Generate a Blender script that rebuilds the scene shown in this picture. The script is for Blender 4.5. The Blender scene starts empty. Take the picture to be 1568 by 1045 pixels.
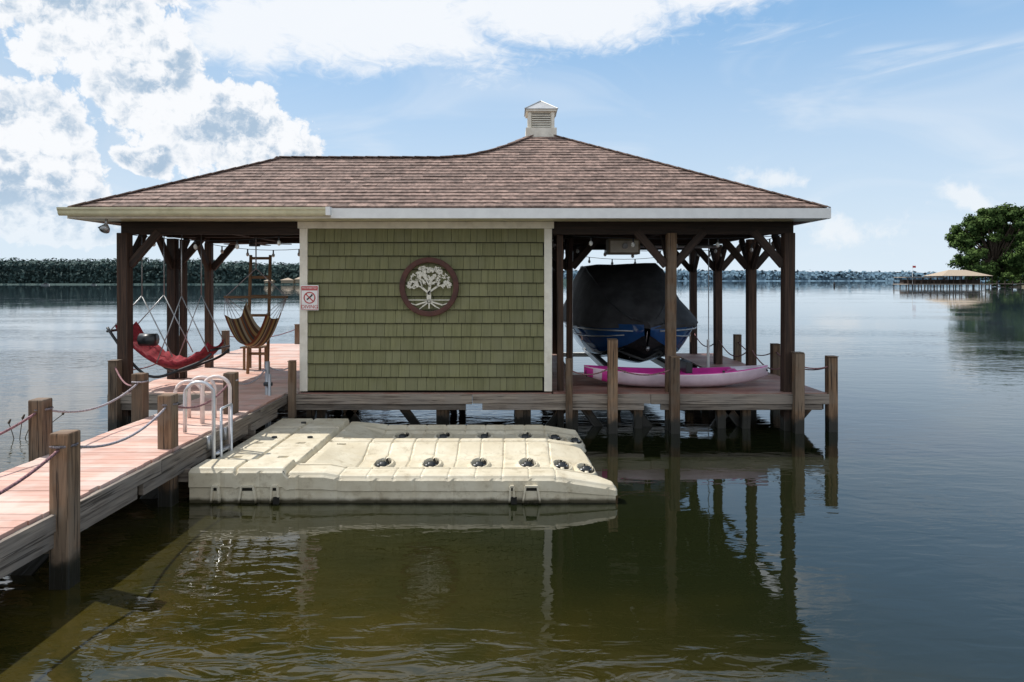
import bpy, math, random
from mathutils import Vector, noise
random.seed(11)
R=random.random
def rr(a,b): return a+(b-a)*random.random()
scene=bpy.context.scene

# ------------------------------------------------------------------ node helpers
class NT:
    def __init__(s,tree): s.t=tree; s.n=tree.nodes; s.l=tree.links
    def new(s,ty,**k):
        nd=s.n.new(ty)
        for a,b in k.items(): setattr(nd,a,b)
        return nd
    def put(s,sock,v):
        if hasattr(v,'is_output') : s.l.new(v,sock)
        else: sock.default_value=v
    def m(s,op,a,b=0.0,c=0.0,clamp=False):
        nd=s.new('ShaderNodeMath',operation=op,use_clamp=clamp)
        for i,v in enumerate((a,b,c)): s.put(nd.inputs[i],v)
        return nd.outputs[0]
    def v(s,op,a,b=(0,0,0),out=0):
        nd=s.new('ShaderNodeVectorMath',operation=op)
        s.put(nd.inputs[0],a); s.put(nd.inputs[1],b)
        return nd.outputs['Value'] if op in('LENGTH','DOT_PRODUCT','DISTANCE') else nd.outputs[0]
    def noise(s,vec,scale,detail=4,rough=.55,dist=0,out='Fac',dim='3D'):
        nd=s.new('ShaderNodeTexNoise'); nd.noise_dimensions=dim; s.put(nd.inputs['Vector'],vec)
        nd.inputs['Scale'].default_value=scale; nd.inputs['Detail'].default_value=detail
        nd.inputs['Roughness'].default_value=rough; nd.inputs['Distortion'].default_value=dist
        return nd.outputs[out]
    def mix(s,f,a,b,bt='MIX'):
        nd=s.new('ShaderNodeMix',data_type='RGBA',blend_type=bt)
        s.put(nd.inputs[0],f); s.put(nd.inputs[6],a if hasattr(a,'is_output') else tuple(a)+((1,) if len(a)==3 else ()))
        s.put(nd.inputs[7],b if hasattr(b,'is_output') else tuple(b)+((1,) if len(b)==3 else ()))
        return nd.outputs[2]
    def rng(s,v,a,b,c=0.,d=1.,smooth=True):
        nd=s.new('ShaderNodeMapRange',interpolation_type='SMOOTHSTEP' if smooth else 'LINEAR')
        s.put(nd.inputs[0],v)
        for i,x in enumerate((a,b,c,d)): s.put(nd.inputs[i+1],x)
        return nd.outputs[0]

def new_mat(name):
    m=bpy.data.materials.new(name); m.use_nodes=True
    n=NT(m.node_tree); b=m.node_tree.nodes['Principled BSDF']
    return m,n,b

def attr(n,name='rnd'):
    a=n.new('ShaderNodeAttribute'); a.attribute_name=name; return a.outputs['Fac']

def wood(name,c1,c2,grey=None,wet=False,rough=.8,var=.35,gscale=30,bump=.4,wetz=.22,crack=0):
    m,n,b=new_mat(name)
    uv=n.new('ShaderNodeTexCoord').outputs['UV']
    st=n.v('MULTIPLY',uv,(1.4,gscale,1))
    g=n.noise(st,1.0,5,.65,.4,dim='2D')
    col=n.mix(n.rng(g,.3,.7),c1,c2)
    pos=n.new('ShaderNodeNewGeometry').outputs['Position']
    big=n.noise(pos,2.3,3,.6)
    if grey: col=n.mix(n.m('MULTIPLY',n.rng(big,.42,.62),.75),col,grey)
    hgt=g
    if crack:
        c=n.noise(n.v('MULTIPLY',uv,(1.1,44,1)),1.0,3,.6,.2,dim='2D')
        cm=n.rng(c,.60,.66); col=n.mix(n.m('MULTIPLY',cm,crack),col,(.018,.012,.008))
        hgt=n.m('SUBTRACT',g,n.m('MULTIPLY',cm,.8))
    r=attr(n); f=n.m('MULTIPLY_ADD',r,var*2,1-var)
    cc=n.new('ShaderNodeCombineColor')
    for i in range(3): n.put(cc.inputs[i],f)
    col=n.mix(1.,col,cc.outputs[0],'MULTIPLY')
    if wet:
        z=n.new('ShaderNodeSeparateXYZ'); n.put(z.inputs[0],pos)
        zz=n.m('ADD',z.outputs[2],n.m('MULTIPLY',n.m('SUBTRACT',n.noise(pos,9,2),.5),.22))
        w=n.rng(zz,wetz-.08,wetz+.06,1.,0.)
        col=n.mix(w,col,(.018,.017,.012))
        n.put(b.inputs['Roughness'],n.rng(w,0,1,rough,.35))
    else: b.inputs['Roughness'].default_value=rough
    n.put(b.inputs['Base Color'],col)
    bp=n.new('ShaderNodeBump'); bp.inputs['Strength'].default_value=bump; bp.inputs['Distance'].default_value=.004
    n.put(bp.inputs['Height'],hgt); n.put(b.inputs['Normal'],bp.outputs[0])
    return m

def plain(name,c,rough=.6,metal=0,var=.12,nscale=6,bump=0,rnd=0,dirt=None):
    m,n,b=new_mat(name)
    pos=n.new('ShaderNodeNewGeometry').outputs['Position']
    nz=n.noise(pos,nscale,3,.6)
    dk=tuple(x*(1-2*var) for x in c)
    col=n.mix(n.rng(nz,.3,.7),dk,tuple(min(1,x*(1+var)) for x in c))
    if dirt:
        col=n.mix(n.m('MULTIPLY',n.rng(n.noise(pos,2.1,4,.7),.5,.68),dirt[3]),col,dirt[:3])
    if rnd:
        f=n.m('MULTIPLY_ADD',attr(n),rnd*2,1-rnd)
        cc=n.new('ShaderNodeCombineColor')
        for i in range(3): n.put(cc.inputs[i],f)
        col=n.mix(1.,col,cc.outputs[0],'MULTIPLY')
    n.put(b.inputs['Base Color'],col)
    b.inputs['Roughness'].default_value=rough; b.inputs['Metallic'].default_value=metal
    if bump:
        bp=n.new('ShaderNodeBump'); bp.inputs['Strength'].default_value=.6; bp.inputs['Distance'].default_value=bump
        n.put(bp.inputs['Height'],n.noise(pos,nscale*6,3,.6)); n.put(b.inputs['Normal'],bp.outputs[0])
    return m

M={}
M['post']=wood('weathered_post_wood',(.085,.048,.025),(.25,.155,.088),grey=(.18,.135,.095),wet=True,crack=.8,bump=.8)
M['roofpost']=wood('stained_post_wood',(.03,.016,.010),(.085,.045,.027),wet=True,crack=.5)
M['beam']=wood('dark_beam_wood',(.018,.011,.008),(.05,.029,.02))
M['fascia']=wood('grey_fascia_wood',(.12,.095,.075),(.30,.25,.20),grey=(.22,.19,.16),crack=.7,bump=.7)
M['deck']=wood('red_deck_boards_lit',(.50,.28,.21),(.66,.41,.33),grey=(.62,.48,.41),var=.13,rough=.7,gscale=18)  # red-brown boards with their sunlit tone put into the colour
M['deckshade']=wood('red_deck_boards_shaded',(.20,.09,.065),(.30,.15,.115),grey=(.30,.20,.16),var=.15,rough=.65,gscale=18)  # same red-brown boards, darkened: shade put into the colour
M['pale']=wood('pale_frame_wood',(.16,.09,.045),(.30,.18,.09),var=.1)
M['shingle']=plain('asphalt_shingle',(.245,.168,.137),.9,var=.24,nscale=14,bump=.004,rnd=.30)
M['shake']=wood('green_cedar_shake',(.15,.15,.068),(.20,.195,.093),var=.09,gscale=26,bump=.35,grey=(.19,.187,.098))
M['trim']=plain('cream_trim_paint',(.78,.74,.64),.5,var=.05,dirt=(.45,.38,.27,.3))
M['gutter']=plain('beige_gutter',(.66,.62,.42),.45,var=.06,dirt=(.4,.37,.2,.4))
M['white']=plain('white_paint',(.84,.84,.82),.4,var=.03)
M['dark']=plain('dark_gap',(.015,.014,.01),.9)
M['metal']=plain('aluminium',(.62,.63,.64),.35,metal=.6,var=.08)
M['cupmetal']=plain('cupola_roof_metal',(.6,.6,.58),.3,metal=.3,var=.06)
M['whitemetal']=plain('white_coated_tube',(.72,.62,.58),.4,var=.06)
M['black']=plain('black_steel',(.02,.024,.026),.4)
M['rope']=plain('dock_rope',(.42,.38,.40),.9,var=.3,nscale=90)
M['roperd']=plain('dock_rope_red',(.30,.15,.16),.9,var=.4,nscale=70)
M['red']=plain('red_canvas',(.33,.028,.04),.85,var=.2,nscale=20,bump=.003)
M['bronze']=plain('rust_brown_metal',(.075,.024,.016),.6,var=.2)
M['leafwhite']=plain('cream_metal_leaf',(.70,.67,.58),.6,var=.1,nscale=25)
M['signred']=plain('sign_red',(.5,.03,.03),.5,var=.03)
M['ink']=plain('sign_black',(.02,.02,.02),.5)
M['cover']=plain('boat_cover_canvas',(.042,.042,.044),.8,var=.25,nscale=3,bump=.004)
M['hull']=plain('blue_gelcoat',(.012,.06,.18),.08,var=.05)
M['hullblk']=plain('black_gelcoat',(.014,.015,.018),.12)
M['galv']=plain('galvanised_steel',(.42,.43,.44),.45,metal=.6)
M['pink']=plain('magenta_plastic',(.72,.05,.36),.35,var=.1,nscale=2)
M['pinkw']=plain('pale_pink_plastic',(.80,.64,.72),.3,var=.08,nscale=3)
M['box']=plain('beige_box',(.27,.22,.15),.6)
M['glass']=plain('bulb_glass',(.8,.8,.76),.1)
M['tanroof']=plain('tan_roof',(.42,.34,.25),.8)

# ------------------------------------------------------------------ builder
class B:
    def __init__(s): s.v=[];s.f=[];s.mi=[];s.r=[];s.uv=[];s.mats=[]
    def mat(s,k):
        m=M[k]
        if m not in s.mats: s.mats.append(m)
        return s.mats.index(m)
    def face(s,pts,k,r=None,uv=None):
        i=len(s.v); s.v+= [tuple(p) for p in pts]; s.f.append(tuple(range(i,i+len(pts))))
        s.mi.append(s.mat(k)); s.r.append(R() if r is None else r)
        s.uv.append(uv or [(p[0],p[1]) for p in pts])
    def hexa(s,c,k,L,w,h,r=None):
        r=R() if r is None else r; o=R()*50; q=R()*9
        i=len(s.v); s.v+=[tuple(p) for p in c]; mi=s.mat(k)
        for a,b_,d in ((0,1,w),(1,2,h),(2,3,w),(3,0,h)):
            s.f.append((i+a,i+b_,i+b_+4,i+a+4)); s.uv.append([(o,q),(o,q+d),(o+L,q+d),(o+L,q)]); q+=1.37
            s.mi.append(mi); s.r.append(r)
        for t in ((i+3,i+2,i+1,i),(i+4,i+5,i+6,i+7)):
            s.f.append(t); s.uv.append([(o,q),(o+w*.1,q),(o+w*.1,q+h),(o,q+h)]); s.mi.append(mi); s.r.append(r)
    def beam(s,p,q,w,h,k,up=(0,0,1),r=None):
        p=Vector(p);q=Vector(q);d=(q-p); L=d.length; d.normalize(); up=Vector(up)
        if abs(d.dot(up))>.98: up=Vector((0,1,0))
        sd=d.cross(up).normalized(); u=sd.cross(d).normalized()
        c=[]
        for e in (p,q):
            c+=[e-sd*w/2-u*h/2,e+sd*w/2-u*h/2,e+sd*w/2+u*h/2,e-sd*w/2+u*h/2]
        s.hexa(c,k,L,w,h,r)
    def box(s,x0,x1,y0,y1,z0,z1,k,r=None):
        dx,dy,dz=x1-x0,y1-y0,z1-z0; cx,cy,cz=(x0+x1)/2,(y0+y1)/2,(z0+z1)/2
        if dx>=dy and dx>=dz: s.beam((x0,cy,cz),(x1,cy,cz),dy,dz,k,r=r)
        elif dy>=dz: s.beam((cx,y0,cz),(cx,y1,cz),dx,dz,k,r=r)
        else: s.beam((cx,cy,z0),(cx,cy,z1),dx,dy,k,r=r)
    def post(s,x,y,z0,z1,w,k,lean=.0):
        lx,ly=rr(-lean,lean),rr(-lean,lean)
        s.beam((x,y,z0),(x+lx,y+ly,z1),w,w,k)
    def tube(s,pts,rad,k,seg=8,cap=True):
        pts=[Vector(p) for p in pts]; n=len(pts); i0=len(s.v); mi=s.mat(k); r=R()
        for j,p in enumerate(pts):
            d=(pts[min(j+1,n-1)]-pts[max(j-1,0)]).normalized()
            up=Vector((0,0,1)) if abs(d.z)<.9 else Vector((0,1,0))
            a=d.cross(up).normalized(); b=a.cross(d)
            rd=rad[j] if isinstance(rad,(list,tuple)) else rad
            for t in range(seg):
                an=2*math.pi*t/seg; s.v.append(tuple(p+(a*math.cos(an)+b*math.sin(an))*rd))
        for j in range(n-1):
            for t in range(seg):
                a=i0+j*seg+t; b=i0+j*seg+(t+1)%seg
                s.f.append((a,b,b+seg,a+seg)); s.mi.append(mi); s.r.append(r)
                s.uv.append([(j*.1,t*.05),(j*.1,t*.05+.05),(j*.1+.1,t*.05+.05),(j*.1+.1,t*.05)])
        if cap:
            for o,rev in ((i0,1),(i0+(n-1)*seg,0)):
                f=[o+t for t in range(seg)]; 
                if rev: f=f[::-1]
                s.f.append(tuple(f)); s.mi.append(mi); s.r.append(r); s.uv.append([(0,0)]*seg)
    def grid(s,P,k,flip=False,closed=False):
        i0=len(s.v); nr=len(P); nc=len(P[0])
        for row in P: s.v+=[tuple(p) for p in row]
        for a in range(nr-1):
            for b in range(nc-1 if not closed else nc):
                b2=(b+1)%nc
                f=(i0+a*nc+b,i0+a*nc+b2,i0+(a+1)*nc+b2,i0+(a+1)*nc+b)
                if flip: f=f[::-1]
                kk=k(a,b) if callable(k) else k
                s.f.append(f); s.mi.append(s.mat(kk)); s.r.append(.5); s.uv.append([(a*.1,b*.1),(a*.1,b*.1+.1),(a*.1+.1,b*.1+.1),(a*.1+.1,b*.1)])
    def build(s,name,parent=None,bevel=0,smooth=False):
        me=bpy.data.meshes.new(name); me.from_pydata(s.v,[],s.f)
        for m in s.mats: me.materials.append(m)
        me.polygons.foreach_set('material_index',s.mi)
        at=me.attributes.new('rnd','FLOAT','FACE'); at.data.foreach_set('value',s.r)
        ul=me.uv_layers.new(name='UVMap'); flat=[]
        for u in s.uv:
            for p in u: flat+= [p[0],p[1]]
        ul.data.foreach_set('uv',flat)
        if smooth: me.polygons.foreach_set('use_smooth',[True]*len(s.f))
        me.update()
        o=bpy.data.objects.new(name,me); scene.collection.objects.link(o)
        if parent: o.parent=parent
        if bevel:
            b=o.modifiers.new('bevel','BEVEL'); b.width=bevel; b.segments=2; b.limit_method='ANGLE'
        return o
def empty(name):
    e=bpy.data.objects.new(name,None); scene.collection.objects.link(e); e.empty_display_size=.3; return e
def arc(p,q,sag,n=14):
    p=Vector(p);q=Vector(q)
    return [p.lerp(q,i/n)-Vector((0,0,sag*4*(i/n)*(1-i/n))) for i in range(n+1)]

# ------------------------------------------------------------------ BOATHOUSE
bh=empty('boathouse')
A=Vector((.55,13.1,5.13)); E=3.35
s_=(5.13-E)/3.2
def onf(x,y): return Vector((x,y,E+s_*(y-9.9)))
Hp=onf(-1.25,11.78); Lr=onf(-3.99,11.78)
c1=onf(-.02,12.46); c2=onf(-.42,12.11); c3=onf(-.82,11.87)
FL=Vector((-6.41,9.9,E));FR=Vector((4.57,9.9,E));BR=Vector((4.57,16.3,E));BL=Vector((-3.5,16.3,E))
VL=Vector((-3.5,13.66,E));LB=Vector((-6.41,13.66,E))
faces=[[FL,FR,A,c1,c2,c3,Hp,Lr],[LB,FL,Lr],[VL,LB,Lr,Hp],[BR,BL,A],[FR,BR,A]]
def clip(poly,ax,val,keep_gt):
    out=[]
    for i in range(len(poly)):
        a=poly[i];b=poly[(i+1)%len(poly)]
        ia=(a[ax]>=val)==keep_gt or a[ax]==val; ib=(b[ax]>=val)==keep_gt or b[ax]==val
        if ia: out.append(a)
        if ia!=ib:
            t=(val-a[ax])/(b[ax]-a[ax]); out.append((a[0]+(b[0]-a[0])*t,a[1]+(b[1]-a[1])*t))
    return out
b=B()
for fi,pl in enumerate(faces):
    o=pl[0]; e=(pl[1]-pl[0]).normalized(); 
    apex=max(pl,key=lambda p:p.z)
    n=e.cross(apex-o).normalized()
    if n.z<0:n=-n
    w=n.cross(e)
    if w.z<0: w=-w
    P2=[((p-o).dot(e),(p-o).dot(w)) for p in pl]
    vmax=max(p[1] for p in P2); row=.135; nrow=int(vmax/row)+1
    for j in range(nrow):
        rowp=clip(clip(P2,1,j*row,True),1,(j+1)*row,False)
        if len(rowp)<3: continue
        u0=min(p[0] for p in rowp);u1=max(p[0] for p in rowp); u=u0-R()*.2
        while u<u1:
            wd=rr(.12,.34); t=clip(clip(rowp,0,u,True),0,u+wd,False); u+=wd
            if len(t)<3: continue
            lift=rr(.010,.018); rv=R()
            pts=[o+e*p[0]+w*p[1]+n*(.012+lift*(1-(p[1]-j*row)/row)) for p in t]
            b.face(pts,'shingle',r=rv)
            lo=[p for p in t if abs(p[1]-j*row)<1e-4]
            if len(lo)>=2:
                a_=min(lo);c_=max(lo)
                q=[o+e*a_[0]+w*a_[1]-n*.004,o+e*c_[0]+w*c_[1]-n*.004,o+e*c_[0]+w*c_[1]+n*(.012+lift),o+e*a_[0]+w*a_[1]+n*(.012+lift)]
                b.face(q,'shingle',r=rv*.3)
    if fi==0:
        eav=[FL,onf(-4,9.9),onf(-2,9.9),onf(0,9.9),FR]
        tri=[[FL,onf(-1.25,9.9),Hp,Lr],[onf(-1.25,9.9),onf(-.02,9.9),c1,c2,c3,Hp],[onf(-.02,9.9),FR,A,c1]]
        sub=[[onf(-1.25,9.9),onf(-.82,9.9),c3,Hp],[onf(-.82,9.9),onf(-.42,9.9),c2,c3],[onf(-.42,9.9),onf(-.02,9.9),c1,c2]]
        und=[tri[0]]+sub+[tri[2]]
    else: und=[pl]
    for u_ in und:
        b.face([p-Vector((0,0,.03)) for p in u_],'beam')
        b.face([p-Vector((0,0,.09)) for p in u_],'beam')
for t in ((BL,VL,Hp),(BL,Hp,c3),(BL,c3,c2),(BL,c2,c1),(BL,c1,A)):
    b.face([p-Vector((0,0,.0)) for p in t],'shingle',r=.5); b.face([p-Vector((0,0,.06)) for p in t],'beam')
def cap(p,q):
    n=max(1,int((q-p).length/.2))
    for i in range(n):
        a=p.lerp(q,i/n);c=p.lerp(q,(i+1.15)/n)
        b.beam(a+Vector((0,0,.022)),c+Vector((0,0,.014)),.17,.018,'shingle',r=rr(.1,.6))
for p,q in ((A,FR),(A,BR),(A,BL),(Lr,FL),(Lr,LB),(Lr,Hp),(Hp,c3),(c3,c2),(c2,c1),(c1,A)): cap(p,q)
b.build('roof',bh)
b=B()
b.box(-2.62,4.60,9.84,9.895,3.19,3.335,'white'); 
b.box(4.575,4.62,9.9,16.3,3.19,3.335,'white'); b.box(-3.5,4.57,16.305,16.35,3.19,3.335,'white')
b.box(-6.45,-3.5,13.665,13.70,3.19,3.335,'trim'); b.box(-6.45,-6.415,9.9,13.66,3.19,3.335,'trim'); b.box(-6.42,-2.63,9.86,9.897,3.19,3.335,'trim')
for (x0,x1) in ((-6.50,-2.64),):
    prof=[(9.858,3.34),(9.858,3.245),(9.84,3.225),(9.79,3.222),(9.765,3.25),(9.757,3.29),(9.74,3.315),(9.74,3.34),(9.752,3.34),(9.768,3.295)]
    b.grid([[Vector((x,p[0],p[1])) for p in prof] for x in (x0,x1)],'gutter',flip=True)
    for x in (x0,x1): b.face([Vector((x,p[0],p[1])) for p in prof[:8]],'gutter')
b.box(-2.66,-2.60,9.735,9.86,3.225,3.345,'white')
b.box(-6.4,4.55,9.9,10.44,3.195,3.215,'gutter')
b.build('fascia_and_gutter',bh)
b=B()
for i in range(19):
    x=-6.2+i*.6
    y1=13.6 if x<-3.5 else 16.2
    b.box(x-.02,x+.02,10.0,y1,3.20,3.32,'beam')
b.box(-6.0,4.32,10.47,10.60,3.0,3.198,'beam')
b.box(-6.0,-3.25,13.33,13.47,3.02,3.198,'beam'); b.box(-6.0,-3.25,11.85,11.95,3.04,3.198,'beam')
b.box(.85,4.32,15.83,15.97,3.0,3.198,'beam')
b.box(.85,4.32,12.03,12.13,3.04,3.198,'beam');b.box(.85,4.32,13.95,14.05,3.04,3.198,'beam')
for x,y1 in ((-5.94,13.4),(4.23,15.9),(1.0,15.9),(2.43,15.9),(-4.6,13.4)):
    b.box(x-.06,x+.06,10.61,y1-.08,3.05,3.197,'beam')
b.build('ceiling_frame',bh,bevel=.006)
b=B()
def rpost(x,y,k='roofpost',w=.15,dirs=((1,0),(-1,0),(0,1),(0,-1))):
    b.post(x,y,-.8,3.02,w,k,.02)
    for dx,dy in dirs:
        b.beam((x+dx*.06,y+dy*.06,2.52),(x+dx*.52,y+dy*.52,3.05),.075,.12,'beam')
rpost(-5.94,10.5,w=.165,dirs=((1,0),(0,1))); rpost(-5.9,11.89,dirs=((0,-1),(0,1),(1,0))); rpost(-5.94,13.4,w=.13,dirs=((0,-1),(1,0)))
b.post(-5.74,11.92,-.8,3.0,.10,'roofpost',.02)
rpost(2.43,10.5,'post',w=.145,dirs=((1,0),(-1,0),(0,1))); rpost(4.23,10.5,w=.165,dirs=((-1,0),(0,1)))
rpost(4.23,12.08); rpost(4.23,14.0); rpost(4.23,15.9,dirs=((-1,0),(0,-1)))
rpost(1.0,12.0,w=.10); rpost(1.0,14.0,w=.12); rpost(1.0,15.9,w=.13,dirs=((1,0),(0,-1)))
rpost(.76,10.62,w=.10,dirs=())
rpost(-3.4,13.4,dirs=((-1,0),))
b.build('roof_posts',bh,bevel=.01)
# shed
b=B()
b.box(-3.2,.57,10.475,13.3,.585,3.19,'dark')
X0,X1,Z0,Z1=-3.12,.49,.615,3.085
nr=12; rh=(Z1-Z0)/nr
for j in range(nr):
    x=X0-rr(0,.1)
    while x<X1:
        wd=random.choice((.10,.13,.145,.16,.19)); xa=max(x,X0);xb=min(x+wd-.005,X1)
        if xb-xa>.02:
            z0=Z0+j*rh-rr(0,.002); z1=Z0+(j+1)*rh+.006; t=rr(.036,.040)
            c=[(xa,10.462-t,z0),(xb,10.462-t,z0),(xb,10.472,z0),(xa,10.472,z0),(xa,10.462-.003,z1),(xb,10.462-.003,z1),(xb,10.472,z1),(xa,10.472,z1)]
            b.hexa([Vector(p) for p in c],'shake',rh,xb-xa,t)
        x+=wd
    b.box(X0,X1,10.462-.03,10.472,Z0+j*rh-.011,Z0+j*rh-.0055,'dark')
b.build('shake_siding',bh)
b=B()
b.box(-3.24,-3.122,10.41,10.475,.60,3.085,'trim'); b.box(.492,.61,10.41,10.475,.60,3.085,'trim')
b.box(-3.27,.64,10.405,10.475,3.087,3.19,'trim')
b.box(-3.24,-3.203,10.478,13.3,.6,3.19,'shake'); b.box(.573,.61,10.478,13.3,.6,3.19,'shake'); b.box(-3.2,.57,13.302,13.33,.6,3.19,'shake')
b.build('wall_trim',bh,bevel=.004)
# cupola
b=B(); cx,cy=.55,13.1
b.box(cx-.29,cx+.29,cy-.29,cy+.29,4.9,5.16,'trim')
b.box(cx-.22,cx+.22,cy-.22,cy+.22,5.16,5.47,'trim')
for sx in (-1,1):
    for sy in (-1,1): b.box(cx+sx*.22-.03,cx+sx*.22+.03,cy+sy*.22-.03,cy+sy*.22+.03,5.162,5.47,'trim')
for i in range(6):
    z=5.195+i*.042
    b.beam((cx-.18,cy-.235,z),(cx+.18,cy-.235,z),.035,.012,'trim',up=(0,-.7,.7))
    b.beam((cx+.235,cy-.18,z),(cx+.235,cy+.18,z),.035,.012,'trim',up=(.7,0,.7))
b.box(cx-.17,cx+.17,cy-.222,cy-.2205,5.18,5.44,'dark')
b.box(cx-.29,cx+.29,cy-.29,cy+.29,5.47,5.51,'trim')
ap=Vector((cx,cy,5.73)); q=[(cx-.31,cy-.31),(cx+.31,cy-.31),(cx+.31,cy+.31),(cx-.31,cy+.31)]
for i in range(4):
    a=q[i];c=q[(i+1)%4]; b.face([Vector((a[0],a[1],5.512)),Vector((c[0],c[1],5.512)),ap],'cupmetal')
    b.tube([Vector((a[0],a[1],5.515)),ap+Vector((0,0,.005))],.012,'cupmetal',6)
b.build('cupola',bh,bevel=.004)
def boards(b,x0,x1,y0,y1,z,k,wd=.138,along='x'):
    if along=='x':
        y=y0
        while y<y1-.02:
            ye=min(y+wd,y1); b.box(x0+rr(-.008,.008),x1+rr(-.008,.008),y,ye-.007,z-.035,z+rr(-.002,.002),k); y+=wd
    else:
        x=x0
        while x<x1-.02:
            xe=min(x+wd,x1); b.box(x,xe-.007,y0,y1,z-.035,z+rr(-.002,.002),k); x+=wd
b=B()
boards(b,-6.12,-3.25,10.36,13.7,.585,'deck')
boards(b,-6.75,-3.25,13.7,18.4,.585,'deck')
boards(b,-3.24,.61,10.36,10.42,.585,'deckshade')
boards(b,.62,4.78,10.36,12.35,.585,'deckshade')
boards(b,.62,1.1,12.36,16,.585,'deckshade',along='y')
boards(b,3.75,4.78,12.36,16,.585,'deckshade')
b.build('deck_boards',bh,bevel=.003)
b=B()
xs=[-6.12,-3.6,-.6,2.1,4.8]
for i in range(4):
    b.box(xs[i]+.003,xs[i+1]-.003,10.315,10.357,.43-.01*(i%2),.572,'fascia'); 
    b.box(xs[i]+.15,xs[i+1]-.1,10.335,10.375,.33,.425-.01*(i%2),'fascia')
for y in (11.6,12.9): b.box(-6.1,4.7,y,y+.05,.36,.545,'beam')
for x in (-6.1,-4.6,-3.2,-1.3): b.box(x,x+.05,10.4,13.3,.36,.54,'beam')
for x in (.7,4.7): b.box(x,x+.05,10.4,15.85,.33,.54,'beam')
b.box(-6.75,-6.70,13.7,18.4,.33,.58,'fascia')
b.box(-6.7,-3.2,18.36,18.40,.33,.545,'fascia')
for x in (-5.2,-3.1,-2.95,-1.15,-1.0,.1,.25,.95,2.0,3.3,3.6):
    for y in (10.65,12.9):
        b.post(x+rr(-.05,.05),y,-.9,.42,.13,'post',.03)
for x,y in ((-6.7,15),(-6.7,17.9),(-3.4,18.2),(-4.6,18.2),(-4.8,15)): b.post(x,y,-.9,.42,.14,'post',.02)
for x,d in ((-2.9,.5),(-1.3,-.5),(.4,.5),(1.55,-.5),(2.35,-.55),(3.0,.5),(3.8,-.5),(4.2,.55),(-2.2,-.5)):
    b.beam((x,10.75,-.25),(x+d,10.75,.40),.05,.13,'post')
b.build('deck_frame',bh,bevel=.006)
b=B()
for x,y,t in ((-5.98,10.28,1.08),(-3.32,10.30,1.07),(1.51,10.28,1.40),(.86,10.30,1.10),(2.45,10.27,1.14),(4.30,10.28,1.20),(4.86,10.38,1.13),(4.82,12.5,1.12),(4.82,14.6,1.12),(-6.75,13.9,1.15),(-6.72,16.0,1.1),(-5.75,18.3,1.1),(-3.4,18.3,1.1)):
    w=.10 if x in(.86,-3.32) else .14
    b.post(x,y,-.9,t,w,'post',.02); b.box(x-w/2-.005,x+w/2+.005,y-w/2-.005,y+w/2+.005,t+.001,t+.015,'post')
b.build('dock_pilings',bh,bevel=.012)
b=B()
for p,q,s in (((4.30,10.28,1.02),(4.86,10.38,1.0),.05),((2.45,10.27,.98),(1.51,10.28,1.0),.12),((1.51,10.28,1.0),(.86,10.3,.95),.1),((4.86,10.38,1.0),(4.82,12.5,1.0),.18),((4.82,12.5,1.0),(4.82,14.6,1.0),.18),((-6.72,16,1.0),(-5.75,18.3,1.0),.15),((-5.75,18.3,1.0),(-3.4,18.3,1.0),.15),((-5.98,10.28,.98),(-6.75,13.9,1.0),.2),((4.23,12.1,1.1),(4.23,14,1.1),.25),((4.23,14,1.1),(4.23,15.9,1.1),.25),((4.23,10.5,1.0),(4.23,12.1,1.1),.2)):
    b.tube(arc(p,q,s),.011,'roperd',6)
b.build('deck_rope',bh,smooth=True)
b=B()
def strl(p,q,s,n):
    pts=arc(p,q,s,n*2); b.tube(pts,.006,'black',5)
    for i in range(1,n*2,2):
        c=pts[i]; b.tube([c,c-Vector((0,0,.06))],.014,'black',6)
        b.tube([c-Vector((0,0,.06)),c-Vector((0,0,.085)),c-Vector((0,0,.12)),c-Vector((0,0,.14))],[.014,.03,.03,.008],'glass',8)
strl((-5.9,10.62,3.0),(-3.3,10.62,3.02),.1,4); strl((-5.9,13.3,3.0),(-3.4,13.3,3.0),.12,5)
strl((1.0,13.2,3.0),(4.2,13.2,3.0),.14,6); strl((.9,10.65,2.99),(4.2,10.65,2.99),.05,5)
strl((1.0,15.9,2.98),(4.2,15.9,2.98),.2,6); strl((4.2,10.7,3.0),(4.2,15.8,3.0),.1,6)
b.build('string_lights',bh,smooth=True)
b=B()
b.tube([(-4.75,12.6,3.2),(-4.75,12.6,3.0)],.02,'black'); b.tube([(-4.75,12.6,3.02),(-4.75,12.6,2.92)],.1,'black',12)
for i in range(5):
    a=i*1.2566+.3; b.beam((-4.75+.1*math.cos(a),12.6+.1*math.sin(a),2.97),(-4.75+.65*math.cos(a),12.6+.65*math.sin(a),2.97),.13,.012,'roofpost')
b.build('ceiling_fan',bh)
b=B()
b.tube([(-5.93,9.98,3.19),(-5.93,9.98,3.10)],.02,'galv'); b.tube([(-5.93,9.98,3.10),(-5.93,9.96,3.06),(-5.93,9.93,3.02)],[.03,.06,.07],'galv',12)
b.tube([(-5.93,9.98,3.1),(-6.0,9.95,3.03)],[.03,.05],'black',10)
b.build('flood_lamp',bh,smooth=True)
b=B()
b.box(1.72,2.28,12.15,12.5,2.76,3.035,'box'); b.box(1.75,2.25,12.145,12.149,2.79,3.0,'trim'); b.tube([(2.0,12.13,2.9),(2.0,12.05,2.9)],.05,'galv',10)
b.tube([(2.28,12.3,2.9),(3.7,12.3,2.9)],.03,'galv')
b.build('lift_motor_box',bh,bevel=.01)

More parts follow.
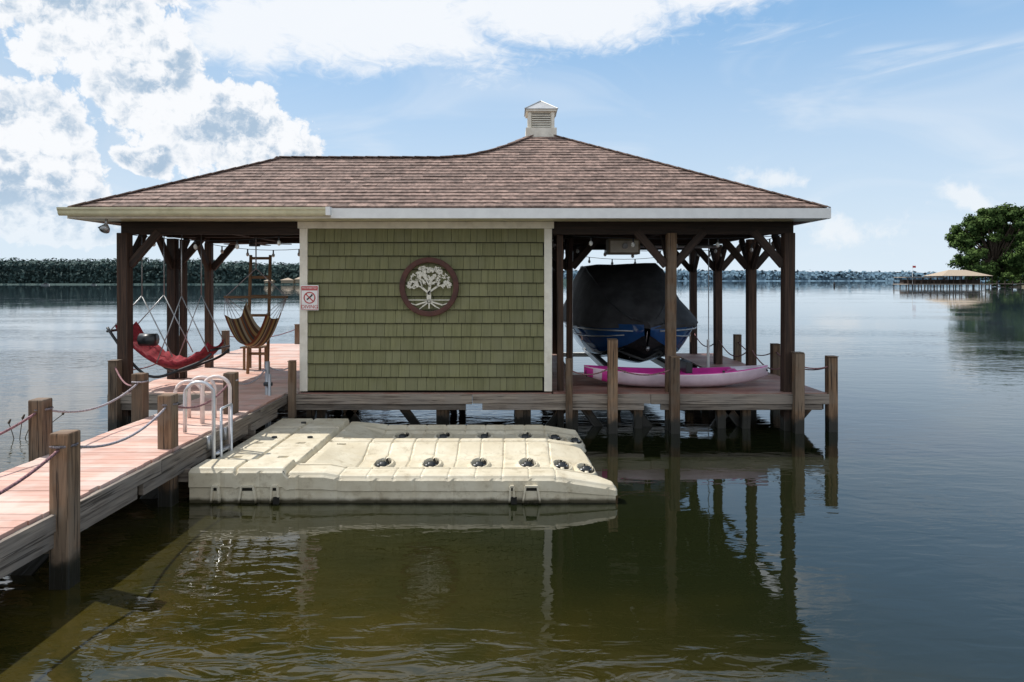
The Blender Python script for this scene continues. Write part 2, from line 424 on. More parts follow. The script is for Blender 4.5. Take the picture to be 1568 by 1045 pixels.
# ------------------------------------------------------------------ tree medallion
md=empty('tree_wall_medallion'); b=B(); C=Vector((-1.26,10.375,2.195)); RO=.45
n=72; ring=[]
for i in range(n+1):
    a=2*math.pi*i/n; c,s=math.cos(a),math.sin(a)
    ring.append([C+Vector((c*r,yy,s*r)) for r,yy in ((RO,.04),(RO,-.012),(RO-.012,-.018),(RO-.065,-.018),(RO-.08,-.012),(RO-.08,.04))])
b.grid(ring,'bronze',flip=True); b.build('ring',md,smooth=False)
b=B()
def flat(pts,y,k='leafwhite'):
    b.face([Vector((C.x+p[0],C.y+y,C.z+p[1])) for p in pts],k); 
def limb(p,q,w0,w1):
    b.beam((C.x+p[0],C.y,C.z+p[1]),(C.x+q[0],C.y,C.z+q[1]),(w0+w1)/2,.012,'leafwhite',up=(0,1,0))
limb((0,-.24),(-.005,-.10),.075,.055); limb((-.005,-.12),(.015,.06),.05,.03)
for p,q,w in (((-.0,-.1),(-.12,0),.03),((-.12,0),(-.24,.03),.02),((-.1,-.01),(-.14,.1),.015),((.0,-.08),(.13,.01),.028),((.13,.01),(.26,.04),.018),((.12,0),(.16,.12),.015),((.01,.0),(-.06,.14),.02),((.01,.02),(.07,.17),.018),((-.02,-.22),(-.2,-.275),.022),((.02,-.22),(.2,-.275),.022),((-.01,-.23),(-.1,-.3),.02),((.01,-.23),(.1,-.3),.02),((0,-.23),(.0,-.33),.02),((-.2,-.275),(-.28,-.25),.012),((.2,-.275),(.28,-.25),.012),((-.1,-.3),(-.15,-.34),.012),((.1,-.3),(.16,-.33),.012)):
    limb(p,q,w,w)
limb((-.34,-.2),(.34,-.2),.012,.012)
for i in range(1500):
    cx,cz,rx,rz=random.choice(((0,.17,.17,.12),(-.17,.12,.14,.10),(.17,.12,.14,.10),(-.25,.03,.09,.06),(.26,.03,.08,.06),(-.08,.24,.12,.07),(.09,.24,.12,.07),(0,.1,.1,.08)))
    a=R()*6.283; r=math.sqrt(R()); x=cx+rx*r*math.cos(a); z=cz+rz*r*math.sin(a)
    if math.hypot(x,z)>RO-.085: continue
    if noise.noise(Vector((x*18,z*18,3.1)))<-.14: continue
    sz=rr(.008,.016); a=R()*6.28
    flat([(x+sz*math.cos(a+t)*(1 if j%2 else .6),z+sz*math.sin(a+t)*(1 if j%2 else .6)) for j,t in enumerate((0,1.57,3.14,4.71))],-.004-.0001*i/40)
b.build('tree_cutout',md)

# ------------------------------------------------------------------ no diving sign
sg=empty('no_diving_sign'); b=B()
b.box(-3.215,-2.945,10.386,10.394,1.84,2.22,'white')
b.box(-3.205,-2.955,10.3835,10.386,2.15,2.205,'signred')
for z0,z1 in ((1.848,1.854),(2.14,2.146)): b.box(-3.205,-2.955,10.3835,10.386,z0,z1,'signred')
b.box(-3.207,-3.202,10.3835,10.386,1.856,2.138,'signred');b.box(-2.958,-2.953,10.3835,10.386,1.856,2.138,'signred')
cc=Vector((-3.08,10.382,2.03)); b.tube([cc+Vector((.082*math.cos(i*math.pi/16),0,.082*math.sin(i*math.pi/16))) for i in range(33)],.008,'signred',6)
b.beam(cc+Vector((-.058,0,.058)),cc+Vector((.058,0,-.058)),.014,.004,'signred',up=(0,1,0))
b.beam(cc+Vector((-.04,.002,-.03)),cc+Vector((.03,.002,.03)),.022,.003,'ink',up=(0,1,0)); b.tube([cc+Vector((.035,.0025,.04)),cc+Vector((.035,.0005,.04))],.014,'ink',10)
b.build('panel',sg)
def text(s,x,y,z,size,mat,parent):
    cu=bpy.data.curves.new('lettering','FONT'); cu.body=s; cu.size=size; cu.align_x='CENTER'; cu.extrude=.0005
    o=bpy.data.objects.new('lettering',cu); scene.collection.objects.link(o); o.location=(x,y,z); o.rotation_euler=(math.pi/2,0,0); cu.materials.append(M[mat]); o.parent=parent
text('DIVING',-3.08,10.3825,1.868,.075,'signred',sg); text('PROHIBITED',-3.08,10.3815,2.165,.04,'white',sg)

# ------------------------------------------------------------------ WALKWAY
wk=empty('dock_walkway'); b=B()
boards(b,-4.56,-3.44,-3,10.355,.585,'deck')
b.build('deck_boards',wk,bevel=.003)
b=B()
ys=[-3,1.2,3.9,6.6,9.2,10.3]
for i in range(5):
    for x in (-3.43,-4.61):
        b.box(x,x+.045,ys[i]+.004,ys[i+1]-.004,.43+.008*(i%2),.560,'fascia')
        b.box(x-.02,x+.03,ys[i]-.3,ys[i+1]-.4,.31,.425+.006*(i%2),'fascia')
b.box(-4.02,-3.97,-3,10.3,.38,.545,'beam')
for y in (3.4,5.14,7.0,8.8):
    b.box(-4.65,-3.35,y+.09,y+.13,.2,.34,'fascia')
    b.beam((-3.45,y+.2,.4),(-4.3,y+.2,-.5),.05,.13,'post'); b.beam((-4.55,y+.26,.4),(-3.8,y+.26,-.5),.05,.13,'post')
b.build('stringers',wk,bevel=.006)
b=B()
RP=[(-3.36,1.9,1.13),(-3.36,3.4,1.13),(-3.37,5.14,1.16),(-3.52,7.0,1.13),(-3.62,8.80,1.11)]
LP=[(-4.66,3.0,1.13),(-4.70,4.9,1.13),(-4.64,6.74,1.13),(-4.66,8.55,1.13)]
for x,y,t in RP+LP:
    b.post(x,y,-.9,t,.15,'post',.02)
b.build('pilings',wk,bevel=.014)
b=B()
for L in (RP,LP):
    for i in range(len(L)-1):
        a=Vector(L[i]);c=Vector(L[i+1]); a.z-=.1;c.z-=.1
        b.tube(arc(a,c,.16),.012,'roperd' if i%2 else 'rope',6)
        for e in (a,c):
            b.tube([e+Vector((.088*math.cos(t*.785)*1.0,.088*math.sin(t*.785),0)) for t in range(9)],.011,'rope',6)
b.tube(arc((-4.66,8.55,1.03),(-5.98,10.28,1.0),.15),.012,'roperd',6)
b.tube(arc((-3.62,8.8,1.01),(-3.69,10.3,1.0),.14),.012,'rope',6)
b.tube(arc((-3.69,10.3,1.0),(-3.32,10.3,1.0),.06),.012,'rope',6)
b.build('rope',wk,smooth=True)
b=B(); b.tube([(-3.66,10.22,-.5),(-3.66,10.22,1.08)],.035,'galv',10); b.tube([(-3.60,10.14,-.5),(-3.60,10.14,.9)],.022,'galv',8)
b.box(-3.72,-3.54,10.1,10.28,.42,.48,'galv'); b.tube([(-3.69,10.16,.75),(-3.57,10.16,.75)],.03,'black')
ch=[]
for i in range(12): ch.append(Vector((-3.85+.15*math.cos(i*.55),10.0-.3,.35+.14*math.sin(i*.55)-.01*i)))
b.tube(ch,.018,'black',6)
b.build('mooring_pipe',smooth=True)

# ------------------------------------------------------------------ swim ladder
b=B()
for y in (7.62,8.06):
    pts=[Vector((-3.33,y,-.5)),Vector((-3.33,y,.4)),Vector((-3.33,y,1.02))]
    for i in range(1,10):
        a=math.pi*i/9; pts.append(Vector((-3.33-.16*(1-math.cos(a)),y,1.02+.14*math.sin(a))))
    pts+= [Vector((-3.65,y,.9)),Vector((-3.65,y,.6))]
    b.tube(pts,.021,'metal' if y<7.8 else 'whitemetal',10)
    b.box(-3.40,-3.36,y-.05,y+.05,.42,.56,'galv')
for z in (-.1,.12,.34): b.box(-3.36,-3.29,7.64,8.04,z,z+.025,'metal')
for y in (7.70,7.98): b.tube([(-3.28,y,-.4),(-3.28,y,.85)],.016,'metal',8)
b.tube([(-3.28,7.70,.85),(-3.28,7.98,.85)],.014,'metal',8)
b.build('swim_ladder',smooth=True)
b=B()
for y in (8.15,8.5):
    pts=[]
    for i in range(13):
        a=math.pi*i/12; pts.append(Vector((-4.02-.16*math.cos(a)*1.0+.16,y,.95+.14*math.sin(a))))
    pts=[Vector((-4.02,y,.59))]+pts+[Vector((-3.70,y,.59))]
    b.tube(pts,.022,'whitemetal',10)
b.build('grab_rail',smooth=True)

# ------------------------------------------------------------------ FLOATING DOCK
def sm(a,b_,x):
    t=max(0,min(1,(x-a)/(b_-a))); return t*t*(3-2*t)
def ln(a,b_,x): return max(0,min(1,(x-a)/(b_-a)))
plm,n_,bs=new_mat('tan_polyethylene')
pos=n_.new('ShaderNodeNewGeometry').outputs['Position']
col=n_.mix(n_.rng(n_.noise(pos,3,4,.65),.35,.7),(.60,.53,.385),(.72,.66,.51))
col=n_.mix(n_.m('MULTIPLY',n_.rng(n_.noise(pos,8,6,.78),.50,.70),.6),col,(.36,.29,.18))
zs=n_.new('ShaderNodeSeparateXYZ'); n_.put(zs.inputs[0],pos)
col=n_.mix(n_.rng(n_.m('ADD',zs.outputs[2],n_.m('MULTIPLY',n_.noise(pos,6,3),.05)),.04,.09,1,0),col,(.06,.05,.025))
n_.put(bs.inputs['Base Color'],col); bs.inputs['Roughness'].default_value=.5
bp=n_.new('ShaderNodeBump'); bp.inputs['Strength'].default_value=.5; bp.inputs['Distance'].default_value=.003; n_.put(bp.inputs['Height'],n_.noise(pos,120,2)); n_.put(bs.inputs['Normal'],bp.outputs[0])
M['poly']=plm
fd=empty('floating_dock'); b=B()
fx0,fx1,fy0,fy1=-3.33,1.07,7.05,9.85
PA,PB=7.95,9.36
rolA=[-1.50,-.94,-.38,.18,.58,.86]
def xr(y):
    if y<7.34: return 1.07-.16*ln(7.18,7.34,y)
    for c in (PA,PB):
        d=abs(y-c)/.68
        if d<1: return .70+.28*math.sqrt(1-d**3)
    return .66
WX,WY=.085,.19
def well(x,y):
    w=0
    for c in (PA,PB):
        if abs(y-c)>.24: continue
        for rx in rolA: w=max(w,sm(1.10,.94,math.hypot((x-rx)/WX,(y-c)/WY)))
    return w
def hz(x,y):
    z=.262
    lf=ln(-2.30,-2.36,x); z+=.045*lf
    if y<7.40: z+=.035*ln(-1.75,-1.95,x)+.018
    inn=ln(-2.22,-1.75,x)
    for c in (PA,PB):
        d=abs(y-c)
        if y>7.34:
            z-=.09*ln(.57,.36,d)*inn
            z-=.03*ln(.27,.21,d)*inn
    for c in (PA,PB):
        if abs(y-c)<.3:
            for rx in rolA:
                qq=math.hypot((x-rx)/(WX+.035),(y-c)/(WY+.04)); z+=.035*sm(1.12,.98,qq)
    z-=.15*well(x,y)
    z-=.10*ln(.42,1.07,x)
    def g(t,w): return math.exp(-(t/w)**2)
    if x<-2.25:
        z-=.035*g(x+2.85,.014)
        for sy in (7.42,8.1,8.62,9.25): z-=.03*g(y-sy,.013)
    z-=.06*g(x+2.33,.016)
    if x>-2.2:
        for k in range(9): z-=.016*g(x-(-1.78+k*.28),.009)*(1 if y>7.38 else .5)
    z-=.07*g(y-7.36,.018)*(1 if x>-2.3 else 0)
    z-=.08*g(y-8.655,.026)*(1 if x>-2.3 else 0)
    for px,py in ((-2.58,8.35),(-2.58,8.95),(-3.1,8.35),(-3.1,8.95),(-2.12,8.50),(-2.12,8.82),(-2.58,7.7),(-3.1,7.7)):
        q=max(abs(x-px)/.045,abs(y-py)/.03); z-=.07*sm(1.2,.8,q)
    e=min(x-fx0,xr(y)-x,y-fy0,fy1-y)
    z-= .03*(1-min(1,max(0,e)/.03))**2
    return z
nx,ny=330,200
rows=[]; wl=[]
for j in range(ny+1):
    y=fy0+(fy1-fy0)*j/ny; x1=xr(y); row=[];ww=[]
    for i in range(nx+1):
        x=fx0+(x1-fx0)*i/nx; row.append(Vector((x,y,hz(x,y)))); ww.append(well(x,y))
    rows.append(row); wl.append(ww)
b.grid(rows,lambda a,c:'dark' if wl[a][c]>.5 else 'poly')
per=[rows[0][i] for i in range(0,nx+1,2)]+[rows[j][nx] for j in range(1,ny)]+[rows[ny][i] for i in range(nx,-1,-2)]+[rows[j][0] for j in range(ny-1,0,-1)]
skirt=[]
for p in per:
    along=p.x if abs(p.y-fy0)<.01 or abs(p.y-fy1)<.01 else p.y
    t=((along+100)%.40-.2); g=math.exp(-(t/.014)**2)*.024
    nrm=Vector((0,-1,0)) if p.y<fy0+.01 else (Vector((0,1,0)) if p.y>fy1-.01 else (Vector((-1,0,0)) if p.x<fx0+.01 else Vector((1,0,0))))
    skirt.append([p,p+nrm*(.018-g)-Vector((0,0,.02)),p+nrm*(.02-g)+Vector((0,0,-p.z*.5)),p+nrm*(-g*.6+.002)+Vector((0,0,-p.z*.54)),p+nrm*(-g)+Vector((0,0,-p.z-.12))])
b.grid(skirt+[skirt[0]],'poly',flip=True)
b.build('hull',fd,smooth=False)
b=B()
for c in (PA,PB):
    for rx in rolA:
        zc=hz(rx,c)+.15-.01
        b.tube([(rx-.07,c,zc-.01),(rx+.07,c,zc-.01)],.012,'galv',8)
        b.tube([(rx-.045,c,zc-.02),(rx-.02,c,zc-.02),(rx+.02,c,zc-.02),(rx+.045,c,zc-.02)],[.05,.058,.058,.05],'black',16)
        b.tube([(rx-.02,c-.085,zc-.03),(rx+.02,c-.085,zc-.03)],.03,'poly',10)
b.build('rollers',fd,smooth=True)
b=B()
for x,w in ((-2.72,.17),(-2.44,.08),(.20,.17),(-3.05,.08),(-.0,.05)):
    y=fy0-.024
    b.face([Vector((x-w*.4,y,.03)),Vector((x+w*.4,y,.03)),Vector((x+w*.3,y,.165)),Vector((x-w*.3,y,.165))],'poly')
    b.beam((x-w*.52,y-.005,.01),(x-w*.36,y-.005,.175),.02,.035,'poly',up=(0,1,0)); b.beam((x+w*.52,y-.005,.01),(x+w*.36,y-.005,.175),.02,.035,'poly',up=(0,1,0))
    b.beam((x-w*.38,y-.005,.18),(x+w*.38,y-.005,.18),.02,.035,'poly',up=(0,1,0))
    b.box(x-w*.33,x+w*.33,y-.004,y-.002,.13,.16,'dark')
for x in (-2.42,.02): b.box(x-.03,x+.03,fy0-.055,fy0-.031,.0,.07,'dark')
for x,y in ((-3.0,8.62),(-2.55,8.62),(-2.9,9.5)): b.tube([(x,y,.27),(x,y,.325)],.035,'black',8)
b.build('couplers',fd,bevel=.004)

# ------------------------------------------------------------------ KAYAK
kk=empty('kayak'); b=B()
x0,x1=1.16,4.12; yc=11.0; N=44
rows=[]
for i in range(N+1):
    t=i/N; x=x0+(x1-x0)*t
    w=.36*(math.sin(math.pi*min(1,max(0,t)))**.62)+.006
    zb=.60+.17*abs(2*t-1)**3.2; zr=.82+.10*abs(2*t-1)**2.2-.01
    zr=max(zr,zb+.02); row=[]
    well_=sm(.62,.5,abs(2*t-1))
    for a,(u,v) in enumerate(((0,0),(.55,.02),(.85,.25),(.97,.62),(1,.95),(1.0,1.06),(.93,1.13),(.8,1.1),(.6,1.05),(.3,1.1),(0,1.15))):
        z=zb+(zr-zb)*v
        if a>=8: z-= well_*.10
        row.append((u,z))
    rows.append([Vector((x,yc-w*u,z)) for u,z in row]+[Vector((x,yc+w*u,z)) for u,z in row[::-1]])
def kc(a,bb):
    s=min(bb,20-bb)
    if s>=6: return 'pink' if a<36 else 'pinkw'
    if s==5: return 'pink'
    if a<6 and s<4 and noise.noise(Vector((a*.6,0,0)))>-.1: return 'pink'
    return 'pinkw'
b.grid(rows,kc,flip=True)
b.build('hull',kk,smooth=True)
b=B()
for x in (1.75,2.5,3.3): b.box(x,x+.03,yc-.33,yc-.29,.85,.88,'black')
b.box(2.75,2.85,yc-.22,yc+.22,.82,1.0,'black'); b.tube([(1.2,yc-.02,.86),(1.17,yc-.08,.8),(1.2,yc-.02,.75)],.012,'black'); b.tube([(4.05,yc-.02,.9),(4.1,yc-.06,.84)],.012,'black')
b.build('fittings',kk,bevel=.01)

# ------------------------------------------------------------------ BOAT (bow towards the front of the slip)
bt=empty('covered_motorboat'); bx=2.42
st=[(12.20,.06,1.50,1.10,1.54),(12.35,.42,1.50,.92,1.66),(12.6,.80,1.50,.80,1.90),(13.0,1.06,1.50,.72,2.25),(13.4,1.18,1.50,.67,2.50),(13.9,1.24,1.50,.62,2.63),(14.8,1.26,1.50,.60,2.66),(15.8,1.24,1.48,.58,2.4),(17.0,1.2,1.45,.58,2.05),(17.8,1.15,1.45,.6,1.9)]
def lerp_st(y):
    for i in range(len(st)-1):
        if st[i][0]<=y<=st[i+1][0]:
            t=(y-st[i][0])/(st[i+1][0]-st[i][0]); return [a+(c-a)*t for a,c in zip(st[i],st[i+1])]
    return list(st[-1])
hr=[];cr=[]
NN=40
prof=[(-1.03,-.10),(-1.045,-.02),(-1.02,.10),(-.97,.30),(-.91,.52),(-.84,.74),(-.74,.92),(-.5,.985),(-.25,.96),(0,1.0),(.25,.985),(.42,.96),(.52,.86),(.62,.66),(.74,.42),(.88,.21),(1.01,.05),(1.05,-.04),(1.03,-.10)]
for i in range(NN+1):
    y=12.20+(17.8-12.20)*(i/NN)**1.3; _,w,zr,zk,zp=lerp_st(y)
    half=[(0,zk),(w*.30,zk+.08),(w*.60,zk+.18),(w*.70,zk+.22),(w*.82,zk+.50*(zr-zk)),(w*.95,zk+.80*(zr-zk)),(w,zr)]
    hr.append([Vector((bx-u,y,z)) for u,z in half[::-1]]+[Vector((bx+u,y,z)) for u,z in half[1:]])
    row=[]
    for a,hh in prof:
        z=zr+hh*(zp-zr) if hh>0 else zr+hh*.8
        fold=noise.noise(Vector((a*3+3,y*1.6,1.7)))*.10+noise.noise(Vector((a*8,y*4,5.7)))*.045
        row.append(Vector((bx+a*w,y+fold*.6,z+fold*(.8 if hh>.1 else .3))))
    cr.append(row)
b=B(); b.grid(hr,lambda a,c:'hullblk' if 3<=c<=8 else 'hull'); b.face(hr[-1],'hull'); b.build('hull',bt,smooth=True)
b=B(); b.grid(cr,'cover',flip=True); b.face(cr[0],'cover'); b.face(cr[-1],'cover')
for a in (.52,-.74):
    pts=[]
    for i in range(2,NN,2):
        r_=cr[i]; j=min(range(len(prof)),key=lambda k:abs(prof[k][0]-a)); pts.append(r_[j]+Vector((0,-.004,.006)))
    b.tube(pts,.008,'black',5)
b.build('cover',bt,smooth=True)
b=B()
for s in (-1,1):
    b.tube([Vector((bx+s*(lerp_st(y)[1]+.015),y,lerp_st(y)[2]-.12)) for y in [12.27+i*.2 for i in range(27)]],.016,'galv',6)
    b.tube([Vector((bx+s*(lerp_st(y)[1]*.90+.014),y,lerp_st(y)[3]+.66*(lerp_st(y)[2]-lerp_st(y)[3]))) for y in [12.35+i*.2 for i in range(26)]],.012,'galv',6)
b.tube([(bx,12.2,1.05),(bx,12.16,1.1)],.03,'galv')
for i in range(5):
    a=(-.8,-.4,.0,.4,.8)[i]; b.tube([(bx+a*.9,12.2+abs(a)*.8,1.38),(bx+a*.6,12.5+abs(a)*.4,.85)],.008,'rope',5)
b.build('rub_rail',bt,smooth=True)
lf=empty('boat_lift'); b=B()
for s in (-1,1):
    b.box(bx+s*.62-.05,bx+s*.62+.05,12.5,17,.56,.66,'white'); b.box(bx+s*.62-.05,bx+s*.62+.05,12.5,17,.662,.70,'cover')
    b.tube([(bx+s*1.28,12.85,.45),(bx+s*1.28,12.85,3.1)],.010,'galv',6); b.tube([(bx+s*1.28,16.4,.45),(bx+s*1.28,16.4,3.1)],.010,'galv',6)
for y in (12.85,16.4): b.box(bx-1.3,bx+1.3,y-.06,y+.06,.46,.555,'white')
b.build('cradle',lf,bevel=.004)
b=B(); b.tube([(3.62,12.6,.6),(3.62,12.6,1.2)],.025,'white')
b.build('guide_post',lf)

# ------------------------------------------------------------------ hammock swing (red)
hs=empty('hammock_swing'); b=B()
rows=[]
for i in range(25):
    t=i/24; x=-6.22+1.45*t
    z=1.52-.43*math.sin(math.pi*t)**.8-.30*t
    rows.append([Vector((x,11.0+.6*u-.3, z+.10*abs(2*u-1)**2+.02*math.sin(i*2.2))) for u in [j/8 for j in range(9)]]+[Vector((x,11.0+.6*u-.3, z+.10*abs(2*u-1)**2-.06)) for u in [1-j/8 for j in range(9)]])
b.grid(rows,'red',closed=True,flip=True); b.face(rows[0],'red');b.face(rows[-1],'red')
b.tube([(-5.85,10.75,1.36),(-5.6,10.75,1.36)],[.1,.1],'black',10)
b.build('cushion',hs,smooth=True)
b=B()
for y in (10.66,11.34):
    pts=[Vector((-6.32+1.62*t,y,1.50-.55*math.sin(math.pi*t)**.9-.30*t+ .06*math.cos(t*9))) for t in [i/20 for i in range(21)]]
    b.tube(pts,.022,'black',8)
    b.tube([(-5.78,y,3.05),(-5.78,y,2.05)],.010,'galv',6); b.tube([(-5.16,y,3.05),(-5.16,y,2.05)],.010,'galv',6)
    b.tube([(-5.78,y,2.05),(-6.28,y,1.50)],.009,'galv',6); b.tube([(-5.78,y,2.05),(-5.3,y,1.1)],.009,'galv',6)
    b.tube([(-5.16,y,2.05),(-5.55,y,1.0)],.009,'galv',6); b.tube([(-5.16,y,2.05),(-4.74,y,1.18)],.009,'galv',6)
b.tube([(-6.32,10.66,1.50),(-6.32,11.34,1.50)],.02,'black'); b.tube([(-4.70,10.66,1.20),(-4.70,11.34,1.20)],.02,'black')
b.build('steel_frame',hs,smooth=True)
# ------------------------------------------------------------------ striped hanging chair
stm,n_,bs=new_mat('striped_cotton')
uv=n_.new('ShaderNodeTexCoord').outputs['UV']
sx=n_.new('ShaderNodeSeparateXYZ'); n_.put(sx.inputs[0],uv)
cr_=n_.new('ShaderNodeValToRGB'); cr_.color_ramp.interpolation='CONSTANT'
els=cr_.color_ramp.elements; cols=[(.30,.08,.04),(.62,.42,.18),(.14,.08,.05),(.66,.56,.40),(.45,.17,.06),(.12,.12,.10)]
els[0].color=cols[0]+(1,); els[1].position=.16; els[1].color=cols[1]+(1,)
for i in range(2,6):
    e=els.new(i/6); e.color=cols[i]+(1,)
n_.put(cr_.inputs[0],n_.m('FRACT',n_.m('MULTIPLY',sx.outputs[1],2.2)))
n_.put(bs.inputs['Base Color'],cr_.outputs[0]); bs.inputs['Roughness'].default_value=.9
M['stripe']=stm
hc=empty('hammock_chair'); b=B(); cx,cy=-4.50,12.0
rows=[]
for i in range(25):
    t=-1+2*i/24; x=cx+.35*t*(.75+.25*abs(t)); z=1.12+.50*abs(t)**2.6
    rows.append([Vector((x*1.0+.02*math.sin(j),cy-.5+1.0*j/12,z+.28*((j/12-.5)*2)**2*(1 if j>6 else .35))) for j in range(13)])
b.grid(rows,'stripe'); b.build('sling',hc,smooth=True)
b=B()
b.tube([(cx-.56,cy,2.0),(cx+.56,cy,2.0)],.022,'pale',8)
b.tube([(cx,cy,3.05),(cx,cy,2.5)],.012,'rope',6)
for s in (-1,1):
    b.tube([(cx,cy,2.5),(cx+s*.54,cy,2.0)],.008,'rope',5)
    for j in range(7):
        b.tube([(cx+s*.54,cy,2.0),(cx+s*.35,cy-.5+j/6,1.62+.28*((j/6-.5)*2)**2*(1 if j>3 else .35))],.005,'rope',5)
b.build('ropes',hc)
b=B()
for x in (-4.82,-4.46): b.beam((x,12.45,.59),(x,12.6,2.76),.045,.05,'pale')
for z in (.95,1.3,1.65,2.0,2.35,2.7): b.beam((-4.82,12.46+z*.05,z),(-4.46,12.46+z*.05,z),.03,.05,'pale')
b.build('wooden_ladder',bevel=.005)
b=B()
for x,y in ((-5.1,13.0),(-4.8,13.0),(-5.1,13.3),(-4.8,13.3)): b.box(x-.02,x+.02,y-.02,y+.02,.59,1.0,'pale')
b.box(-5.16,-4.74,12.94,13.36,1.002,1.03,'pale'); b.build('side_table',bevel=.004)

# ------------------------------------------------------------------ WATER
wm,n,bs=new_mat('lake_water')
pos=n.new('ShaderNodeNewGeometry').outputs['Position']
sp=n.new('ShaderNodeSeparateXYZ'); n.put(sp.inputs[0],pos)
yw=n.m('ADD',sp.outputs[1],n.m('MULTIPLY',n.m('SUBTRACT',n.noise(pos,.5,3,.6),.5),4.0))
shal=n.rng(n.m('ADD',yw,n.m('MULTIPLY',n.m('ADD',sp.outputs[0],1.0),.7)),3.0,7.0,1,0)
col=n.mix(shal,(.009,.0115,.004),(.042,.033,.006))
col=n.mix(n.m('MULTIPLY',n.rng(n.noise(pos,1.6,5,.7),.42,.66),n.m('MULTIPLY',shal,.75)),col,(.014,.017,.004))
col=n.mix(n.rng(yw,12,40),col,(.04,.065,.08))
n.put(bs.inputs['Base Color'],col); bs.inputs['Roughness'].default_value=.012; bs.inputs['IOR'].default_value=1.5
p1=n.v('MULTIPLY',pos,(.9,1.9,1)); p2=n.v('MULTIPLY',pos,(2.6,7.0,1))
patch=n.rng(n.noise(n.v('MULTIPLY',pos,(.08,.18,1)),1,2,.5,dim='2D'),.36,.66,.25,1.1)
lee=n.rng(n.v('LENGTH',n.v('MULTIPLY',n.v('SUBTRACT',pos,(-.4,7.2,0)),(.24,.33,0))),.3,1.15,.26,1.0)
w1=n.noise(p1,1.0,2,.5,.3,dim='2D'); w2=n.noise(p2,1.0,3,.5,.4,dim='2D')
far=n.rng(sp.outputs[1],9,55,1.0,.14)
hgt=n.m('ADD',n.m('MULTIPLY',w1,.0155),n.m('MULTIPLY',w2,.0095))
hgt=n.m('MULTIPLY',hgt,n.m('MULTIPLY',far,n.m('MULTIPLY',patch,lee)))
bp=n.new('ShaderNodeBump'); bp.inputs['Strength'].default_value=1; bp.inputs['Distance'].default_value=1.0
n.put(bp.inputs['Height'],hgt); n.put(bs.inputs['Normal'],bp.outputs[0])
M['water']=wm
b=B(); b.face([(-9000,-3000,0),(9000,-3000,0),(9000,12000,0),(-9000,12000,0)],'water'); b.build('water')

# ------------------------------------------------------------------ FOLIAGE
def leafmat(name,c1,c2,soft=0):
    m,n,bs=new_mat(name)
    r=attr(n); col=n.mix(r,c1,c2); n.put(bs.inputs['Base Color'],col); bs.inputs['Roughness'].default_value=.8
    bs.inputs['Specular IOR Level'].default_value=.1
    if soft:  # crown-level shading normal, as leaf masses far away have no visible facets
        g=n.new('ShaderNodeNewGeometry').outputs['Normal']
        nn=n.v('NORMALIZE',n.v('ADD',n.v('MULTIPLY',g,(1-soft,1-soft,1-soft)),(0,-.45*soft,.75*soft)))
        n.put(bs.inputs['Normal'],nn)
    return m
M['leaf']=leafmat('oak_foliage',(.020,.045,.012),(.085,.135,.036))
M['leafnear']=leafmat('hazy_shore_foliage',(.030,.058,.058),(.058,.095,.085),.72)  # haze of the distance tinted into the leaf colour
M['leaffar']=leafmat('hazy_far_foliage',(.13,.215,.29),(.155,.245,.31),.8)  # bluer base colour stands in for aerial haze
M['bark']=plain('bark',(.09,.065,.045),.9,nscale=3)
M['bank']=plain('shore_bank',(.20,.17,.12),.9,nscale=.4)
M['grass']=plain('shore_grass',(.06,.09,.03),.9,nscale=.3)
def leaves(b,c,rad,n,size,k,squash=.8,shell=.55):
    tone=rr(-.25,.25)
    for i in range(n):
        d=Vector((random.gauss(0,1),random.gauss(0,1),random.gauss(0,1))).normalized()
        r=rad*(shell+(1.05-shell)*R()); p=Vector(c)+Vector((d.x*r,d.y*r,d.z*r*squash))
        u=(d.cross(Vector((rr(-1,1),rr(-1,1),rr(-1,1))))).normalized(); w=(u.cross(d)+d*rr(-.6,.6)).normalized()
        sz=size*rr(.5,1.2)
        q=[p+u*sz,p+w*sz*.7,p-u*sz*rr(.6,1),p-w*sz*.7]
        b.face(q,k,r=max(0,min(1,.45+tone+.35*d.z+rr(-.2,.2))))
def treeline(name,y0,x0,x1,step,hf,k,leaf,nl,rows=3):
    b=B(); x=x0
    while x<x1:
        for j in range(rows):
            h=hf(x)*(0.86+.07*j)+rr(-1,1)*leaf*.6; rad=step*rr(.8,1.5)
            y=y0+j*step*1.6+rr(-2,2)
            z=h-rad*.8
            leaves(b,(x+rr(-1,1)*step*.4,y,z),rad,nl,leaf,k,.85,.8)
            if j==0:
                leaves(b,(x,y,z*.45),rad*1.1,nl,leaf,k,.9,.8)
                leaves(b,(x,y-1,rad*.35),rad*.9,nl//2,leaf,k,.6,.8)
        x+=step*.7
    P=[[],[]]; 
    x=x0
    while x<=x1+step:
        P[0].append(Vector((x,y0+step*.5,0))); P[1].append(Vector((x,y0+step*1.2,hf(x)*.88))); x+=step
    b.grid(P,k,flip=True)
    return b.build(name)
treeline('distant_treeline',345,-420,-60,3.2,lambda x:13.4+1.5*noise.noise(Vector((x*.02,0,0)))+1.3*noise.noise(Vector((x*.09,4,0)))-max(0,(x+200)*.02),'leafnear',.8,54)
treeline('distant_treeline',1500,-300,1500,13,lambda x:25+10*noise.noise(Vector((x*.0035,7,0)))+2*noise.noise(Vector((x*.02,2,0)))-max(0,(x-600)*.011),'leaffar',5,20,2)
b=B(); 
P=[[],[],[]]
for i in range(61):
    x=-500+i*9; y=338+3*noise.noise(Vector((x*.05,1,1)))
    P[0].append(Vector((x,y,-.3)));P[1].append(Vector((x,y+1.2,.5)));P[2].append(Vector((x,y+90,3)))
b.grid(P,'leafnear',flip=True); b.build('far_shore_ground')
b=B(); P=[[],[],[]]
for i in range(61):
    x=-600+i*50; P[0].append(Vector((x,1480,-.5)));P[1].append(Vector((x,1485,2.0)));P[2].append(Vector((x,2200,8)))
